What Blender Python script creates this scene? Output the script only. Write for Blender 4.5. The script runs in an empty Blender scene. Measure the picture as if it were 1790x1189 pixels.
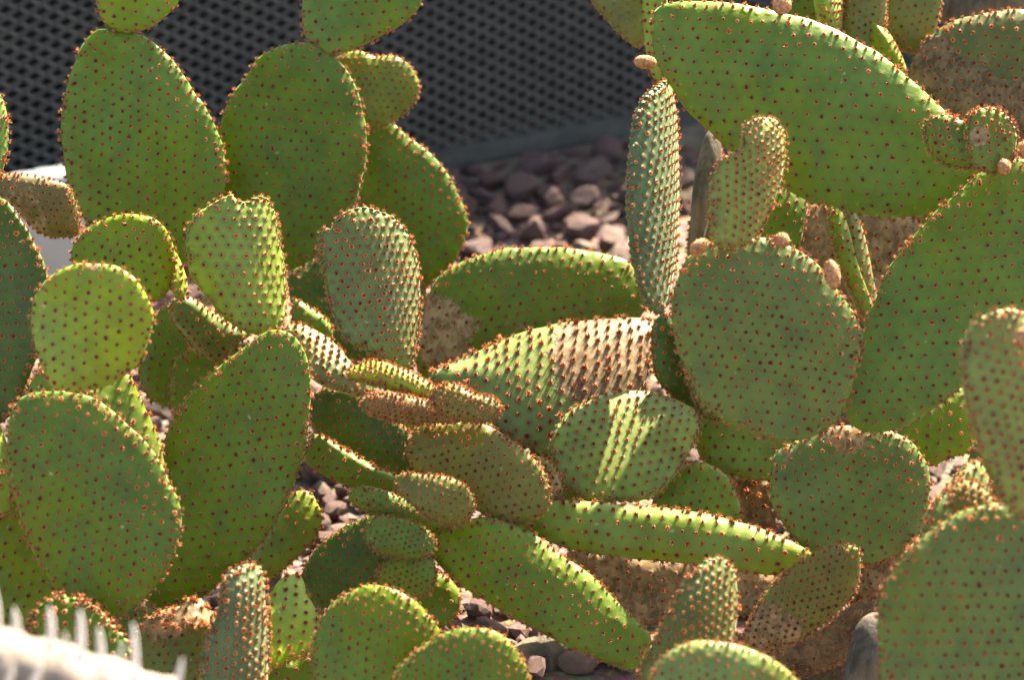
import bpy, math, random
import numpy as np
from mathutils import Vector, Matrix
C = bpy.context.scene
random.seed(7); rng = np.random.default_rng(7)
R_ = math.radians

# ------------------------------------------------------------------ camera, light, exposure
CAMH, TH, K = 1.45, R_(25), 1.966e-4            # camera height, pitch down, tan per photo pixel
CAM = np.array([0, 0, CAMH]); RT = np.array([1.0, 0, 0])
UP = np.array([0, math.sin(TH), math.cos(TH)]); BK = np.array([0, -math.cos(TH), math.sin(TH)])
cam = bpy.data.cameras.new('camera'); camo = bpy.data.objects.new('camera', cam); C.collection.objects.link(camo)
camo.location = (0, 0, CAMH); camo.rotation_euler = (R_(90) - TH, 0, 0)
cam.angle = 2 * math.atan(895 * K); cam.clip_start = 0.05; cam.clip_end = 200
cam.dof.use_dof = True; cam.dof.focus_distance = 2.66; cam.dof.aperture_fstop = 5.4
C.camera = camo
SUN_CAM = np.array([0.38, 0.88, -0.26])
sd = RT * SUN_CAM[0] + UP * SUN_CAM[1] + BK * SUN_CAM[2]; sd /= np.linalg.norm(sd)
W = bpy.data.worlds.new('World'); C.world = W; W.use_nodes = True
nt = W.node_tree; nt.nodes.clear()
sk = nt.nodes.new('ShaderNodeTexSky'); sk.sky_type = 'NISHITA'; sk.sun_disc = False
sk.sun_elevation = math.asin(sd[2]); sk.sun_rotation = math.atan2(sd[0], sd[1])
sk.air_density = 1.0; sk.dust_density = 2.0
bg = nt.nodes.new('ShaderNodeBackground'); bg.inputs[1].default_value = 0.066
wo = nt.nodes.new('ShaderNodeOutputWorld'); nt.links.new(sk.outputs[0], bg.inputs[0]); nt.links.new(bg.outputs[0], wo.inputs[0])
sun = bpy.data.lights.new('sun', 'SUN'); sun.energy = 5.0; sun.angle = R_(0.5); sun.color = (1, 0.93, 0.82)
so = bpy.data.objects.new('sun', sun); C.collection.objects.link(so)
so.rotation_euler = Vector(sd).to_track_quat('Z', 'Y').to_euler(); so.location = (0, 0, 5)
C.view_settings.view_transform = 'Standard'; C.view_settings.look = 'None'
C.view_settings.exposure = 2.75
C.view_settings.use_white_balance = True; C.view_settings.white_balance_temperature = 8000; C.view_settings.white_balance_tint = 4; C.view_settings.gamma = 1.0
C.cycles.max_bounces = 8; C.cycles.diffuse_bounces = 4; C.cycles.use_denoising = True

# ------------------------------------------------------------------ materials
def newmat(name):
    m = bpy.data.materials.new(name); m.use_nodes = True
    n = m.node_tree; n.nodes.clear()
    o = n.nodes.new('ShaderNodeOutputMaterial'); b = n.nodes.new('ShaderNodeBsdfPrincipled')
    n.links.new(b.outputs[0], o.inputs[0]); return m, n, b, o
class G:                                            # tiny node-graph helper
    def __init__(s, n): s.n = n
    def __call__(s, t, **k):
        x = s.n.nodes.new('ShaderNode' + t)
        for a, v in k.items(): setattr(x, a, v)
        return x
    def put(s, sock, v):
        if isinstance(v, bpy.types.NodeSocket): s.n.links.new(v, sock)
        else: sock.default_value = v
    def math(s, op, a, b=0.0, clamp=False):
        x = s('Math', operation=op, use_clamp=clamp); s.put(x.inputs[0], a); s.put(x.inputs[1], b); return x.outputs[0]
    def mix(s, f, a, b, mode='MIX'):
        x = s('Mix', data_type='RGBA', blend_type=mode); s.put(x.inputs[0], f); s.put(x.inputs[6], a); s.put(x.inputs[7], b); return x.outputs[2]
    def rng(s, v, a, b, c=0.0, d=1.0, smooth=True):
        x = s('MapRange', interpolation_type='SMOOTHSTEP' if smooth else 'LINEAR'); s.put(x.inputs[0], v)
        for i, q in enumerate((a, b, c, d)): x.inputs[i + 1].default_value = q
        return x.outputs[0]
    def noise(s, vec, sc, det=3, rough=.55):
        x = s('TexNoise'); x.inputs['Scale'].default_value = sc; x.inputs['Detail'].default_value = det; x.inputs['Roughness'].default_value = rough
        s.put(x.inputs['Vector'], vec); return x.outputs[0]
    def bump(s, h, dist, st=1.0, nrm=None):
        x = s('Bump'); x.inputs['Strength'].default_value = st; s.put(x.inputs['Distance'], dist); s.put(x.inputs['Height'], h)
        if nrm: s.put(x.inputs['Normal'], nrm)
        return x.outputs[0]

def pad_material():
    m, n, b, o = newmat('cactus_skin'); g = G(n)
    tc = g('TexCoord'); oi = g('ObjectInfo'); P = tc.outputs['Object']
    off = g('VectorMath', operation='ADD'); g.put(off.inputs[0], P)
    r10 = g.math('MULTIPLY', oi.outputs['Random'], 37.0); cx = g('CombineXYZ')
    for i in range(3): g.put(cx.inputs[i], r10)
    g.put(off.inputs[1], cx.outputs[0]); P = off.outputs[0]
    uv = g('UVMap', uv_map='lattice'); sp = g('SeparateXYZ'); g.put(sp.inputs[0], uv.outputs[0])
    tau = 2 * math.pi
    u = g.math('MULTIPLY', sp.outputs[0], tau); v = g.math('MULTIPLY', sp.outputs[1], tau)
    cu, cv, cw = g.math('COSINE', u), g.math('COSINE', v), g.math('COSINE', g.math('ADD', u, v))
    h = g.math('DIVIDE', g.math('ADD', g.math('ADD', cu, cv), g.math('ADD', cw, 1.5)), 4.5)
    hp = g.math('POWER', g.math('MAXIMUM', h, 0.0), 2.2)
    dry = g('Attribute', attribute_name='dry').outputs['Fac']
    tub = g('Attribute', attribute_name='tub').outputs['Fac']
    base = oi.outputs['Color']
    n1 = g.noise(P, 9, 3); n2 = g.noise(P, 45, 4, .6); n3 = g.noise(P, 420, 2)
    hsv = g('HueSaturation'); g.put(hsv.inputs['Color'], base)
    g.put(hsv.inputs['Hue'], g.rng(n1, .3, .7, .485, .517)); g.put(hsv.inputs['Value'], g.rng(n2, .25, .75, .82, 1.2)); g.put(hsv.inputs['Saturation'], g.rng(n1, .7, .3, .88, 1.08))
    col = hsv.outputs[0]
    # waxy bloom: slightly greyer film in soft patches
    film = g.rng(g.noise(P, 22, 5, .65), .42, .75, 0, .22)
    col = g.mix(film, col, (.19, .22, .045, 1))
    # pale tissue right round each areole
    col = g.mix(g.rng(h, .90, .99, 0, .45), col, (.30, .33, .09, 1))
    # old pale scars and specks
    sc = g.rng(g.noise(P, 130, 2, .5), .735, .775, 0, .7)
    col = g.mix(sc, col, (.42, .36, .22, 1))
    # dry corky tissue with stringy grain
    ns = g.noise(P, 60, 6, .7)
    wv = g('TexWave'); wv.inputs['Scale'].default_value = 28; wv.inputs['Distortion'].default_value = 14; wv.inputs['Detail'].default_value = 4; wv.inputs['Detail Scale'].default_value = 2.2
    g.put(wv.inputs['Vector'], P)
    dc = g.mix(g.rng(ns, .35, .68), (.11, .062, .026, 1), (.32, .205, .11, 1))
    dc = g.mix(g.math('MULTIPLY', g.rng(wv.outputs[0], .6, .95), .22), dc, (.50, .38, .24, 1))
    al = g('CombineXYZ')
    for i in range(3): g.put(al.inputs[i], oi.outputs['Alpha'])
    dc = g.mix(1.0, dc, al.outputs[0], 'MULTIPLY')
    df = g.rng(g.math('ADD', dry, g.math('ADD', g.math('MULTIPLY', g.math('SUBTRACT', n2, .5), .9), g.math('MULTIPLY', g.math('SUBTRACT', g.noise(P, 170, 3), .5), .35))), .44, .56)
    df = g.math('MULTIPLY', df, g.math('GREATER_THAN', dry, .02))
    col = g.mix(df, col, dc)
    g.put(b.inputs['Base Color'], col)
    g.put(b.inputs['Roughness'], g.rng(n2, .3, .7, .38, .55))
    b.inputs['Specular IOR Level'].default_value = .26
    g.put(b.inputs['Subsurface Weight'], g.math('MULTIPLY', g.math('SUBTRACT', 1.0, df), .42))
    b.inputs['Sheen Weight'].default_value = .30; b.inputs['Sheen Roughness'].default_value = .32; b.inputs['Sheen Tint'].default_value = (1, .98, .86, 1)
    b.inputs['Subsurface Radius'].default_value = (.55, 1.0, .12); b.inputs['Subsurface Scale'].default_value = .010
    nr = g.bump(hp, g.math('MULTIPLY', tub, .0016))
    nr = g.bump(n2, .0016, .5, nr); nr = g.bump(n3, .0003, .5, nr)
    nr = g.bump(g.math('MULTIPLY', df, g.math('ADD', ns, .6)), .0010, .6, nr)
    g.put(b.inputs['Normal'], nr)
    return m
def glochid_material():
    m, n, b, o = newmat('glochid_bristle'); g = G(n)
    a = g('Attribute', attribute_name='gcol').outputs['Color']
    g.put(b.inputs['Base Color'], a); b.inputs['Roughness'].default_value = .6
    t = g('BsdfTranslucent'); g.put(t.inputs[0], g.mix(1.0, a, (1, .75, .55, 1), 'MULTIPLY'))
    mx = g('MixShader'); mx.inputs[0].default_value = .48
    n.links.new(b.outputs[0], mx.inputs[1]); n.links.new(t.outputs[0], mx.inputs[2]); n.links.new(mx.outputs[0], o.inputs[0])
    return m
def bark_material():
    m, n, b, o = newmat('woody_stem_bark'); g = G(n); P = g('TexCoord').outputs['Object']
    mp = g('Mapping'); mp.inputs['Scale'].default_value = (1, 1, .22); g.put(mp.inputs[0], P)
    a = g.noise(mp.outputs[0], 90, 8, .7); c = g.noise(P, 14, 3)
    col = g.mix(g.rng(a, .3, .7), (.028, .022, .019, 1), (.13, .108, .09, 1)); col = g.mix(g.rng(c, .45, .7, 0, .5), col, (.24, .16, .09, 1))
    g.put(b.inputs['Base Color'], col); b.inputs['Roughness'].default_value = .85
    g.put(b.inputs['Normal'], g.bump(a, .004, .8)); return m
def stone_material():
    m, n, b, o = newmat('lava_stone'); g = G(n); tc = g('TexCoord'); oi = g('ObjectInfo'); P = tc.outputs['Object']
    cr = g('ValToRGB'); g.put(cr.inputs[0], oi.outputs['Random']); e = cr.color_ramp.elements
    e[0].color = (.075, .036, .036, 1); e[1].color = (.17, .10, .095, 1)
    for p, c in ((.3, (.115, .052, .050, 1)), (.55, (.095, .054, .062, 1)), (.8, (.145, .070, .066, 1)), (.92, (.26, .19, .175, 1))):
        x = e.new(p); x.color = c
    a = g.noise(P, 60, 6, .7); c = g.mix(g.rng(a, .35, .7, 0, .6), cr.outputs[0], (.21, .14, .13, 1)); c = g.mix(g.rng(g.noise(P, 160, 3), .55, .7, 0, .5), c, (.06, .035, .03, 1))
    g.put(b.inputs['Base Color'], c); b.inputs['Roughness'].default_value = .9; g.put(b.inputs['Normal'], g.bump(a, .004, .8)); return m
def ground_material():
    m, n, b, o = newmat('gritty_soil'); g = G(n); P = g('TexCoord').outputs['Object']
    a = g.noise(P, 45, 8, .7); v = g('TexVoronoi'); v.inputs['Scale'].default_value = 95; g.put(v.inputs['Vector'], P)
    c = g.mix(a, (.07, .045, .035, 1), (.24, .17, .13, 1)); c = g.mix(.45, c, v.outputs['Color'], 'SOFT_LIGHT')
    g.put(b.inputs['Base Color'], c); b.inputs['Roughness'].default_value = .95
    g.put(b.inputs['Normal'], g.bump(g.math('SUBTRACT', a, v.outputs['Distance']), .01, .8)); return m
def plain(name, c, rough, sc=60, amt=.25, bd=.0008, metal=0):
    m, n, b, o = newmat(name); g = G(n); P = g('TexCoord').outputs['Object']; a = g.noise(P, sc, 6, .65)
    d = tuple(q * (1 - amt) for q in c[:3]) + (1,); l = tuple(min(1, q * (1 + amt)) for q in c[:3]) + (1,)
    g.put(b.inputs['Base Color'], g.mix(g.rng(a, .3, .7), d, l)); b.inputs['Roughness'].default_value = rough; b.inputs['Metallic'].default_value = metal
    g.put(b.inputs['Normal'], g.bump(a, bd, .6)); return m
SKIN, GLO, BARK, STONE, SOIL = pad_material(), glochid_material(), bark_material(), stone_material(), ground_material()
METAL = plain('dark_painted_metal', (.044, .038, .033), .5, 30, .3, .0003)
SHADEWALL = plain('shade_dark_wall', (.012, .012, .013), .9, 25, .4, .002)  # near-black colour stands in for the shaded space behind the mesh
WHITE = plain('pale_painted_concrete', (.34, .36, .40), .7, 18, .06, .001)
CANE = plain('pale_woody_cane', (.25, .205, .185), .85, 45, .5, .009)
SPINE = plain('white_spine_sheath', (.80, .76, .76), .45, 60, .1, .0003)
BUDM = plain('bud_felt', (.42, .20, .10), .85, 260, .45, .0012)

# ------------------------------------------------------------------ helpers
def tag(o, label=None, cat=None, group=None, kind=None):
    for k, v in (('label', label), ('category', cat), ('group', group), ('kind', kind)):
        if v: o[k] = v
def mkmesh(name, V, F, mat, smooth=True):
    """F: (n,3|4) int array, or list of such arrays"""
    Fs = [f for f in (F if isinstance(F, list) else [F]) if len(f)]
    me = bpy.data.meshes.new(name); V = np.asarray(V, np.float32)
    me.vertices.add(len(V)); me.vertices.foreach_set('co', V.ravel())
    loops = np.concatenate([f.ravel() for f in Fs]).astype(np.int32)
    tot = np.concatenate([np.full(len(f), f.shape[1], np.int32) for f in Fs])
    st = np.concatenate([[0], np.cumsum(tot)[:-1]]).astype(np.int32)
    me.loops.add(len(loops)); me.loops.foreach_set('vertex_index', loops)
    me.polygons.add(len(tot)); me.polygons.foreach_set('loop_start', st)
    me.polygons.foreach_set('use_smooth', np.full(len(tot), smooth))
    me.update(calc_edges=True); me.validate(); me.materials.append(mat); return me
def link(name, me, parent=None, loc=(0, 0, 0)):
    o = bpy.data.objects.new(name, me); C.collection.objects.link(o); o.location = loc
    if parent: o.parent = parent
    return o
def px2w(px, py, Z): return CAM + RT * ((px - 895) * K * Z) + UP * ((594.5 - py) * K * Z) - BK * Z
def w2px(P):
    d = P - CAM; z = -(d @ BK); return 895 + (d @ RT) / z / K, 594.5 - (d @ UP) / z / K
def ground_at(px, py):
    d = RT * ((px - 895) * K) + UP * ((594.5 - py) * K) - BK; return CAM + d * (-CAMH / d[2])
def tube(path, rad, seg=12, wob=0.0, seed=0, ridges=0):
    path = np.asarray(path, float); r = np.random.default_rng(seed); n = len(path); V = []; F = []
    T = np.gradient(path, axis=0); T /= np.linalg.norm(T, axis=1)[:, None]
    ref = np.array([.13, .2, .97]) if abs(T[0][2]) < .8 else np.array([1, .1, 0.])
    a = np.linspace(0, 2 * np.pi, seg, endpoint=False)
    for i in range(n):
        A = np.cross(T[i], ref); A /= np.linalg.norm(A); B = np.cross(T[i], A)
        rr = rad[i] * (1 + wob * r.standard_normal(seg))
        V.append(path[i] + (np.cos(a) * rr)[:, None] * A + (np.sin(a) * rr)[:, None] * B)
    V = np.concatenate(V + [path[:1], path[-1:]])
    j = np.arange(seg); k = (j + 1) % seg
    for i in range(n - 1): F.append(np.stack([i * seg + j, i * seg + k, (i + 1) * seg + k, (i + 1) * seg + j], 1))
    F4 = np.concatenate(F)
    F3 = np.concatenate([np.stack([k, j, np.full(seg, n * seg)], 1), np.stack([(n - 1) * seg + j, (n - 1) * seg + k, np.full(seg, n * seg + 1)], 1)])
    return V, [F4, F3]

# glochid tuft template: pale cushion plus splayed bristles; z is the surface normal
def tuft_template(ns, seed, spread=1.0, warm=1.0):
    r = np.random.default_rng(seed); V = []; F = []; Cc = []
    for i in range(6):
        a = i * math.pi / 3; V.append((1.65 * math.cos(a), 1.65 * math.sin(a), -.12)); Cc.append((.66, .36, .16))
    V.append((0, 0, .75)); Cc.append((.22, .05, .02))
    for i in range(6): F.append((i, (i + 1) % 6, 6))
    for k in range(ns):
        a = 2 * math.pi * k / ns + r.uniform(-.5, .5); t = r.uniform(.15, .85) * spread; L = r.uniform(1.6, 2.7)
        if k % 4 == 0: t *= .3
        d = np.array([math.cos(a) * math.sin(t), math.sin(a) * math.sin(t), math.cos(t)])
        b0 = np.array([math.cos(a), math.sin(a), 0]) * r.uniform(.1, .75) + [0, 0, .3]
        s1 = np.cross(d, [0.3, .2, 1]); s1 /= np.linalg.norm(s1); s2 = np.cross(d, s1); w = .36; q = len(V)
        for j in range(3):
            g = 2 * math.pi * j / 3; V.append(b0 + w * (math.cos(g) * s1 + math.sin(g) * s2)); Cc.append((.17 * warm, .020 * warm ** 2.4, .006 * warm ** 2.9))
        V.append(b0 + d * L); c = r.uniform(0, 1); Cc.append((.78 + .15 * c, (.25 + .18 * c) * (1 + .35 * (warm - 1)), (.07 + .10 * c) * (1 + .9 * (warm - 1))))
        F += [(q, q + 1, q + 3), (q + 1, q + 2, q + 3), (q + 2, q, q + 3)]
    return np.array(V, float) * .001, np.array(F), np.array(Cc)
TUFTS = [tuft_template(8, s) for s in range(4)]; RTUFTS = [tuft_template(12, s + 10, 1.25, 2.1) for s in range(4)]
def frames(N):
    ref = np.where(np.abs(N[:, 2:3]) < .9, [[0, 0, 1.]], [[1., 0, 0]]); A = np.cross(ref, N); A /= np.linalg.norm(A, axis=1)[:, None]
    return A, np.cross(N, A)
def stamp(P, N, S, temps, r):
    """copies of templates at points P, normals N, scales S -> V, F, colours"""
    A, B = frames(N); an = r.uniform(0, 2 * np.pi, len(P)); ca, sa = np.cos(an)[:, None], np.sin(an)[:, None]
    A, B = A * ca + B * sa, -A * sa + B * ca; Vs, Fs, Cs = [], [], []; q = 0; pick = r.integers(0, len(temps), len(P))
    for t, (TV, TF, TC) in enumerate(temps):
        ix = np.nonzero(pick == t)[0]
        if not len(ix): continue
        v = (TV[None, :, 0:1] * A[ix][:, None] + TV[None, :, 1:2] * B[ix][:, None] + TV[None, :, 2:3] * N[ix][:, None]) * S[ix][:, None, None] + P[ix][:, None]
        f = TF[None] + (np.arange(len(ix)) * len(TV))[:, None, None] + q; q += len(ix) * len(TV)
        Vs.append(v.reshape(-1, 3)); Fs.append(f.reshape(-1, TF.shape[1]))
        if TC is not None: Cs.append((TC[None] * r.uniform(.6, 1.15, len(ix))[:, None, None]).reshape(-1, 3))
    return np.concatenate(Vs), np.concatenate(Fs), (np.concatenate(Cs) if Cs else None)
def dome_template():
    V, F = [], []
    for (rr, z) in ((1.0, -.25), (.72, .55), (.3, .95)):
        for i in range(8): V.append((rr * math.cos(i * math.pi / 4), rr * math.sin(i * math.pi / 4), z))
    V.append((0, 0, 1.0))
    for l in (0, 8):
        for i in range(8):
            j = (i + 1) % 8; F += [(l + i, l + j, l + 8 + j), (l + i, l + 8 + j, l + 8 + i)]
    for i in range(8): F.append((16 + i, 16 + (i + 1) % 8, 24))
    return np.array(V), np.array(F)
DOME = dome_template()

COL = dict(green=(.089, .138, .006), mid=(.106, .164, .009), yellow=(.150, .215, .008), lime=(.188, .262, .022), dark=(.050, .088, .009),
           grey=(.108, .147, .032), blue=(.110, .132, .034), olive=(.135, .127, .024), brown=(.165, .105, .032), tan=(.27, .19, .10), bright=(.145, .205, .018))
PLANTS = {}; WARN = []
def catmull(p, n=12):
    p = np.asarray(p, float); out = []; m = len(p)
    for i in range(m):
        a, b, c, d = p[i - 1], p[i], p[(i + 1) % m], p[(i + 2) % m]
        for t in np.arange(n) / n:
            out.append(.5 * (2 * b + (c - a) * t + (2 * a - 5 * b + 4 * c - d) * t * t + (3 * b - a - 3 * c + d) * t ** 3))
    return np.array(out)
def P(plant, Z, yaw, pitch, col, pts, T=.0075, s=.0118, tub=.35, bx=0., by=0., dry=(), ts=1.0, n=3.1, dome=0.0, name='pad', mat=None, label=None, areoles=True, lat=None, rim=True, sh=.85, nz=.003, dt=1.0):
    pitch = pitch + 14 if pitch <= -5 else pitch; s *= .94; T *= 1.25
    root = PLANTS[plant]; idx = len(root['pads']); r = np.random.default_rng(abs(hash((int(Z * 1000), int(pts[0]), int(pts[1]), int(pts[-1])))) % 2**31)
    pts = np.array(pts, float).reshape(-1, 2); O = catmull(pts)
    c = (O.max(0) + O.min(0)) / 2; c = c * .5 + O.mean(0) * .5
    y, p = R_(yaw), R_(pitch); nc = np.array([math.sin(y) * math.cos(p), math.sin(p), math.cos(y) * math.cos(p)])
    q = nc[:2]; a = T * np.linalg.norm(q) / (K * Z)
    if a > .5:                                      # leave room for the pad's own thickness
        qd = np.array([q[0], -q[1]]) / np.linalg.norm(q); e = (O - c) @ qd; f = max(.35, 1 - sh * a / max(np.abs(e).max(), 1)); O = c + (O - c) + np.outer(e * (f - 1), qd)
    Nw = RT * nc[0] + UP * nc[1] + BK * nc[2]; Cw = px2w(c[0], c[1], Z)
    EX = RT - Nw * (RT @ Nw); EX /= np.linalg.norm(EX); EY = np.cross(Nw, EX)
    D = RT[None] * ((O[:, 0:1] - 895) * K) + UP[None] * ((594.5 - O[:, 1:2]) * K) - BK[None]
    t = ((Cw - CAM) @ Nw) / (D @ Nw); Q = CAM + D * t[:, None] - Cw
    q2 = np.stack([Q @ EX, Q @ EY], 1)
    ph = np.arctan2(q2[:, 1], q2[:, 0]); rr = np.hypot(q2[:, 0], q2[:, 1]); od = np.argsort(ph); ph, rr = ph[od], rr[od]
    ph = np.concatenate([ph[-3:] - 2 * np.pi, ph, ph[:3] + 2 * np.pi]); rr = np.concatenate([rr[-3:], rr, rr[:3]])
    pg = np.linspace(-np.pi, np.pi, 721); Rg = np.interp(pg, ph, rr)
    wv_ = r.uniform(0, 6.28, 4); Rg = Rg * (1 + .007 * np.sin(5 * pg + wv_[0]) + .006 * np.sin(8 * pg + wv_[1]) + .004 * np.sin(13 * pg + wv_[2]) + .003 * np.sin(21 * pg + wv_[3]))
    Rx = np.abs(Rg * np.cos(pg)).max(); Ry = np.abs(Rg * np.sin(pg)).max()
    kx, ky, f1, f2, f3 = r.uniform(14, 26), r.uniform(14, 26), *r.uniform(0, 6.28, 3)
    Rm = min(Rx, Ry)
    def bend(x, yy): return -bx * (x / Rx) ** 2 - by * (yy / Ry) ** 2 + nz * min(1, Rm / .05) * (np.sin(kx * x + f1) * np.cos(ky * yy + f2) + .4 * np.sin(2.3 * kx * x - ky * yy + f3))
    Te = min(T, Rm * .6)
    def surf(phi, rad, side):
        Rr = np.interp((phi + np.pi) % (2 * np.pi) - np.pi, pg, Rg); x, yy = rad * Rr * np.cos(phi), rad * Rr * np.sin(phi)
        z = side * Te * np.sqrt(np.clip(1 - rad ** n, 0, 1)) + bend(x, yy)
        return x[..., None] * EX + yy[..., None] * EY + z[..., None] * Nw
    arc = np.concatenate([[0], np.cumsum(np.hypot(np.diff(Rg * np.cos(pg)), np.diff(Rg * np.sin(pg))))]); L = arc[-1]
    nA = int(np.clip(L / .0042, 40, 150)); phi = np.interp(np.arange(nA) * L / nA, arc, pg)
    rings = np.array([0.1, .25, .4, .52, .63, .72, .80, .86, .905, .94, .965, .984, .995])
    V = [surf(np.zeros(1), np.zeros(1), 1)]
    for rd in rings: V.append(surf(phi, np.full(nA, rd), 1))
    V.append(surf(phi, np.ones(nA), 1))
    for rd in rings[::-1]: V.append(surf(phi, np.full(nA, rd), -1))
    V.append(surf(np.zeros(1), np.zeros(1), -1)); V = np.concatenate(V); nr = 2 * len(rings) + 1
    j = np.arange(nA); k = (j + 1) % nA; last = len(V) - 1
    F4 = np.concatenate([np.stack([1 + i * nA + j, 1 + (i + 1) * nA + j, 1 + (i + 1) * nA + k, 1 + i * nA + k], 1) for i in range(nr - 1)])
    F3 = np.concatenate([np.stack([np.zeros(nA, int), 1 + j, 1 + k], 1), np.stack([np.full(nA, last), 1 + (nr - 1) * nA + k, 1 + (nr - 1) * nA + j], 1)])
    # areole lattice: hex-like, gently warped
    la = R_(lat) if lat is not None else r.uniform(0, math.pi)
    M = np.array([[math.cos(la), -math.sin(la)], [math.sin(la), math.cos(la)]]) @ np.array([[s, s * .5], [0, s * .9]]); Mi = np.linalg.inv(M)
    wa = r.uniform(0, 6.28, 4)
    def warp(x, yy):
        e = .10 * s
        return (.22 * s * np.sin(x / (s * 3.1) + wa[0] + yy / (s * 7)) + e * np.sin(x / (s * .71) + yy / (s * .9) + wa[2]), .22 * s * np.sin(yy / (s * 2.7) + wa[1]) + e * np.sin(yy / (s * .67) - x / (s * .8) + wa[3]))
    def uvof(x, yy):
        a, b = x.copy(), yy.copy()
        for _ in range(6): w = warp(a, b); a, b = x - w[0], yy - w[1]
        return Mi[0, 0] * a + Mi[0, 1] * b, Mi[1, 0] * a + Mi[1, 1] * b
    xs, ys = V @ EX, V @ EY; uu, vv = uvof(xs, ys)
    wp = V + Cw; ppx, ppy = w2px(wp)
    dr = np.zeros(len(V))
    for (dx, dy, rad, st) in dry: dr = np.maximum(dr, st * np.clip(1.5 - np.hypot(ppx - dx, ppy - dy) / rad, 0, 1))
    tb = np.full(len(V), tub)
    gv = None
    if areoles:
        G_ = int(max(Rx, Ry) / s * 1.6) + 3; gu, gw = np.meshgrid(np.arange(-G_, G_ + 1), np.arange(-G_, G_ + 1)); gu, gw = gu.ravel(), gw.ravel()
        lx, ly = M[0, 0] * gu + M[0, 1] * gw, M[1, 0] * gu + M[1, 1] * gw; w = warp(lx, ly); lx, ly = lx + w[0], ly + w[1]
        fp = np.arctan2(ly, lx); fr = np.hypot(lx, ly) / np.interp(fp, pg, Rg); keep = fr < (.95 - .4 * min(.1, Te / Rm * .5)); fp, fr = fp[keep], fr[keep]
        nrm = max(8, int(L / (s * .80))); m1 = np.interp((np.arange(nrm) + r.uniform(-.25, .25, nrm)) % nrm * L / nrm, arc, pg)
        m2 = np.interp((np.arange(nrm) + .5 + r.uniform(-.25, .25, nrm)) % nrm * L / nrm, arc, pg)
        sets = [(fp, fr, 1, 0), (fp, fr, -1, 0)]
        if rim: sets += [(m1, np.full(nrm, .9995), 1, 1), (m2[r.random(nrm) > .2], r.uniform(.93, .97, nrm), 1, 1)]
        sets = [(a_, b_[:len(a_)], c_, d_) for a_, b_, c_, d_ in sets]
        PP, NN, SS, TT = [], [], [], []
        for (a_, b_, sd_, isr) in sets:
            if not len(a_): continue
            if isr: b_ = b_ - .0
            e = 1e-3; b0 = np.clip(b_, .01, .9985)
            p0 = surf(a_, b0, sd_); pa = surf(a_ + e, b0, sd_); pb = surf(a_, b0 - 1e-3, sd_)
            nn = np.cross(pa - p0, pb - p0); nn /= np.linalg.norm(nn, axis=1)[:, None] + 1e-12
            ctr = surf(a_, b0 * .9, 0 * sd_); sg = np.sign(((p0 - ctr) * nn).sum(1)); sg[sg == 0] = 1; nn *= sg[:, None]
            if isr and b_[0] > .99: nn = (np.cos(a_)[:, None] * EX + np.sin(a_)[:, None] * EY) * .8 + nn * .35 * 1; nn /= np.linalg.norm(nn, axis=1)[:, None]
            view = CAM - (p0 + Cw); view /= np.linalg.norm(view, axis=1)[:, None]
            kp = (nn * view).sum(1) > (-.3 if isr else -.1)
            PP.append(p0[kp]); NN.append(nn[kp]); SS.append(np.clip(r.normal(1, .17, kp.sum()), .6, 1.5) * ts * (1.3 if isr else 1.34)); TT.append(np.full(kp.sum(), isr))
        PP, NN, SS, TT = map(np.concatenate, (PP, NN, SS, TT))
        hgt = dome * np.where(TT == 1, 1.0, .8)
        if dome > 0:
            A, B = frames(NN); wd = min(.0042, s * .36)
            dv = (DOME[0][None, :, 0:1] * wd * A[:, None] + DOME[0][None, :, 1:2] * wd * B[:, None] + DOME[0][None, :, 2:3] * NN[:, None] * hgt[:, None, None]) + PP[:, None]
            df = DOME[1][None] + (np.arange(len(PP)) * len(DOME[0]))[:, None, None] + len(V)
            du = np.repeat(.38, len(PP) * 25); qx, qy = w2px(PP + Cw); dd = np.zeros(len(PP))
            for (dx, dy, rad, st) in dry: dd = np.maximum(dd, st * np.clip(1.5 - np.hypot(qx - dx, qy - dy) / rad, 0, 1))
            V = np.concatenate([V, dv.reshape(-1, 3)]); F3 = np.concatenate([F3, df.reshape(-1, 3)])
            uu = np.concatenate([uu, du]); vv = np.concatenate([vv, du]); dr = np.concatenate([dr, np.repeat(dd, 25)]); tb = np.concatenate([tb, du * 0])
            PP = PP + NN * hgt[:, None] * .95
        f = TT == 0
        out = []
        for sel, tm in ((f, TUFTS), (~f, RTUFTS)):
            if sel.any(): out.append(stamp(PP[sel], NN[sel], SS[sel], tm, r))
        gv = (np.concatenate([o[0] for o in out]), np.concatenate([out[0][1]] + [o[1] + len(out[0][0]) for o in out[1:]]), np.concatenate([o[2] for o in out]))
    me = mkmesh(name, V, [F4, F3], mat or SKIN)
    lv = np.empty(len(me.loops), np.int32); me.loops.foreach_get('vertex_index', lv)
    ul = me.uv_layers.new(name='lattice'); ul.data.foreach_set('uv', np.stack([uu[lv], vv[lv]], 1).astype(np.float32).ravel())
    for nm, arr in (('dry', dr), ('tub', tb)):
        at = me.attributes.new(nm, 'FLOAT', 'POINT'); at.data.foreach_set('value', arr.astype(np.float32))
    o = bpy.data.objects.new(name, me); C.collection.objects.link(o)
    cc = COL[col] if isinstance(col, str) else col; jt = r.uniform(.93, 1.07) * r.uniform(.97, 1.03, 3) if isinstance(col, str) else 1
    o.color = (*(np.array(cc) * jt), dt)
    if label: o['label'] = label
    if gv is not None:
        gm = mkmesh('glochid_tufts', gv[0], gv[1], GLO, smooth=False)
        at = gm.attributes.new('gcol', 'FLOAT_COLOR', 'POINT'); at.data.foreach_set('color', np.concatenate([gv[2], np.ones((len(gv[2]), 1))], 1).astype(np.float32).ravel())
        g = link('glochid_tufts', gm, o); g['kind'] = 'stuff'
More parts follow.
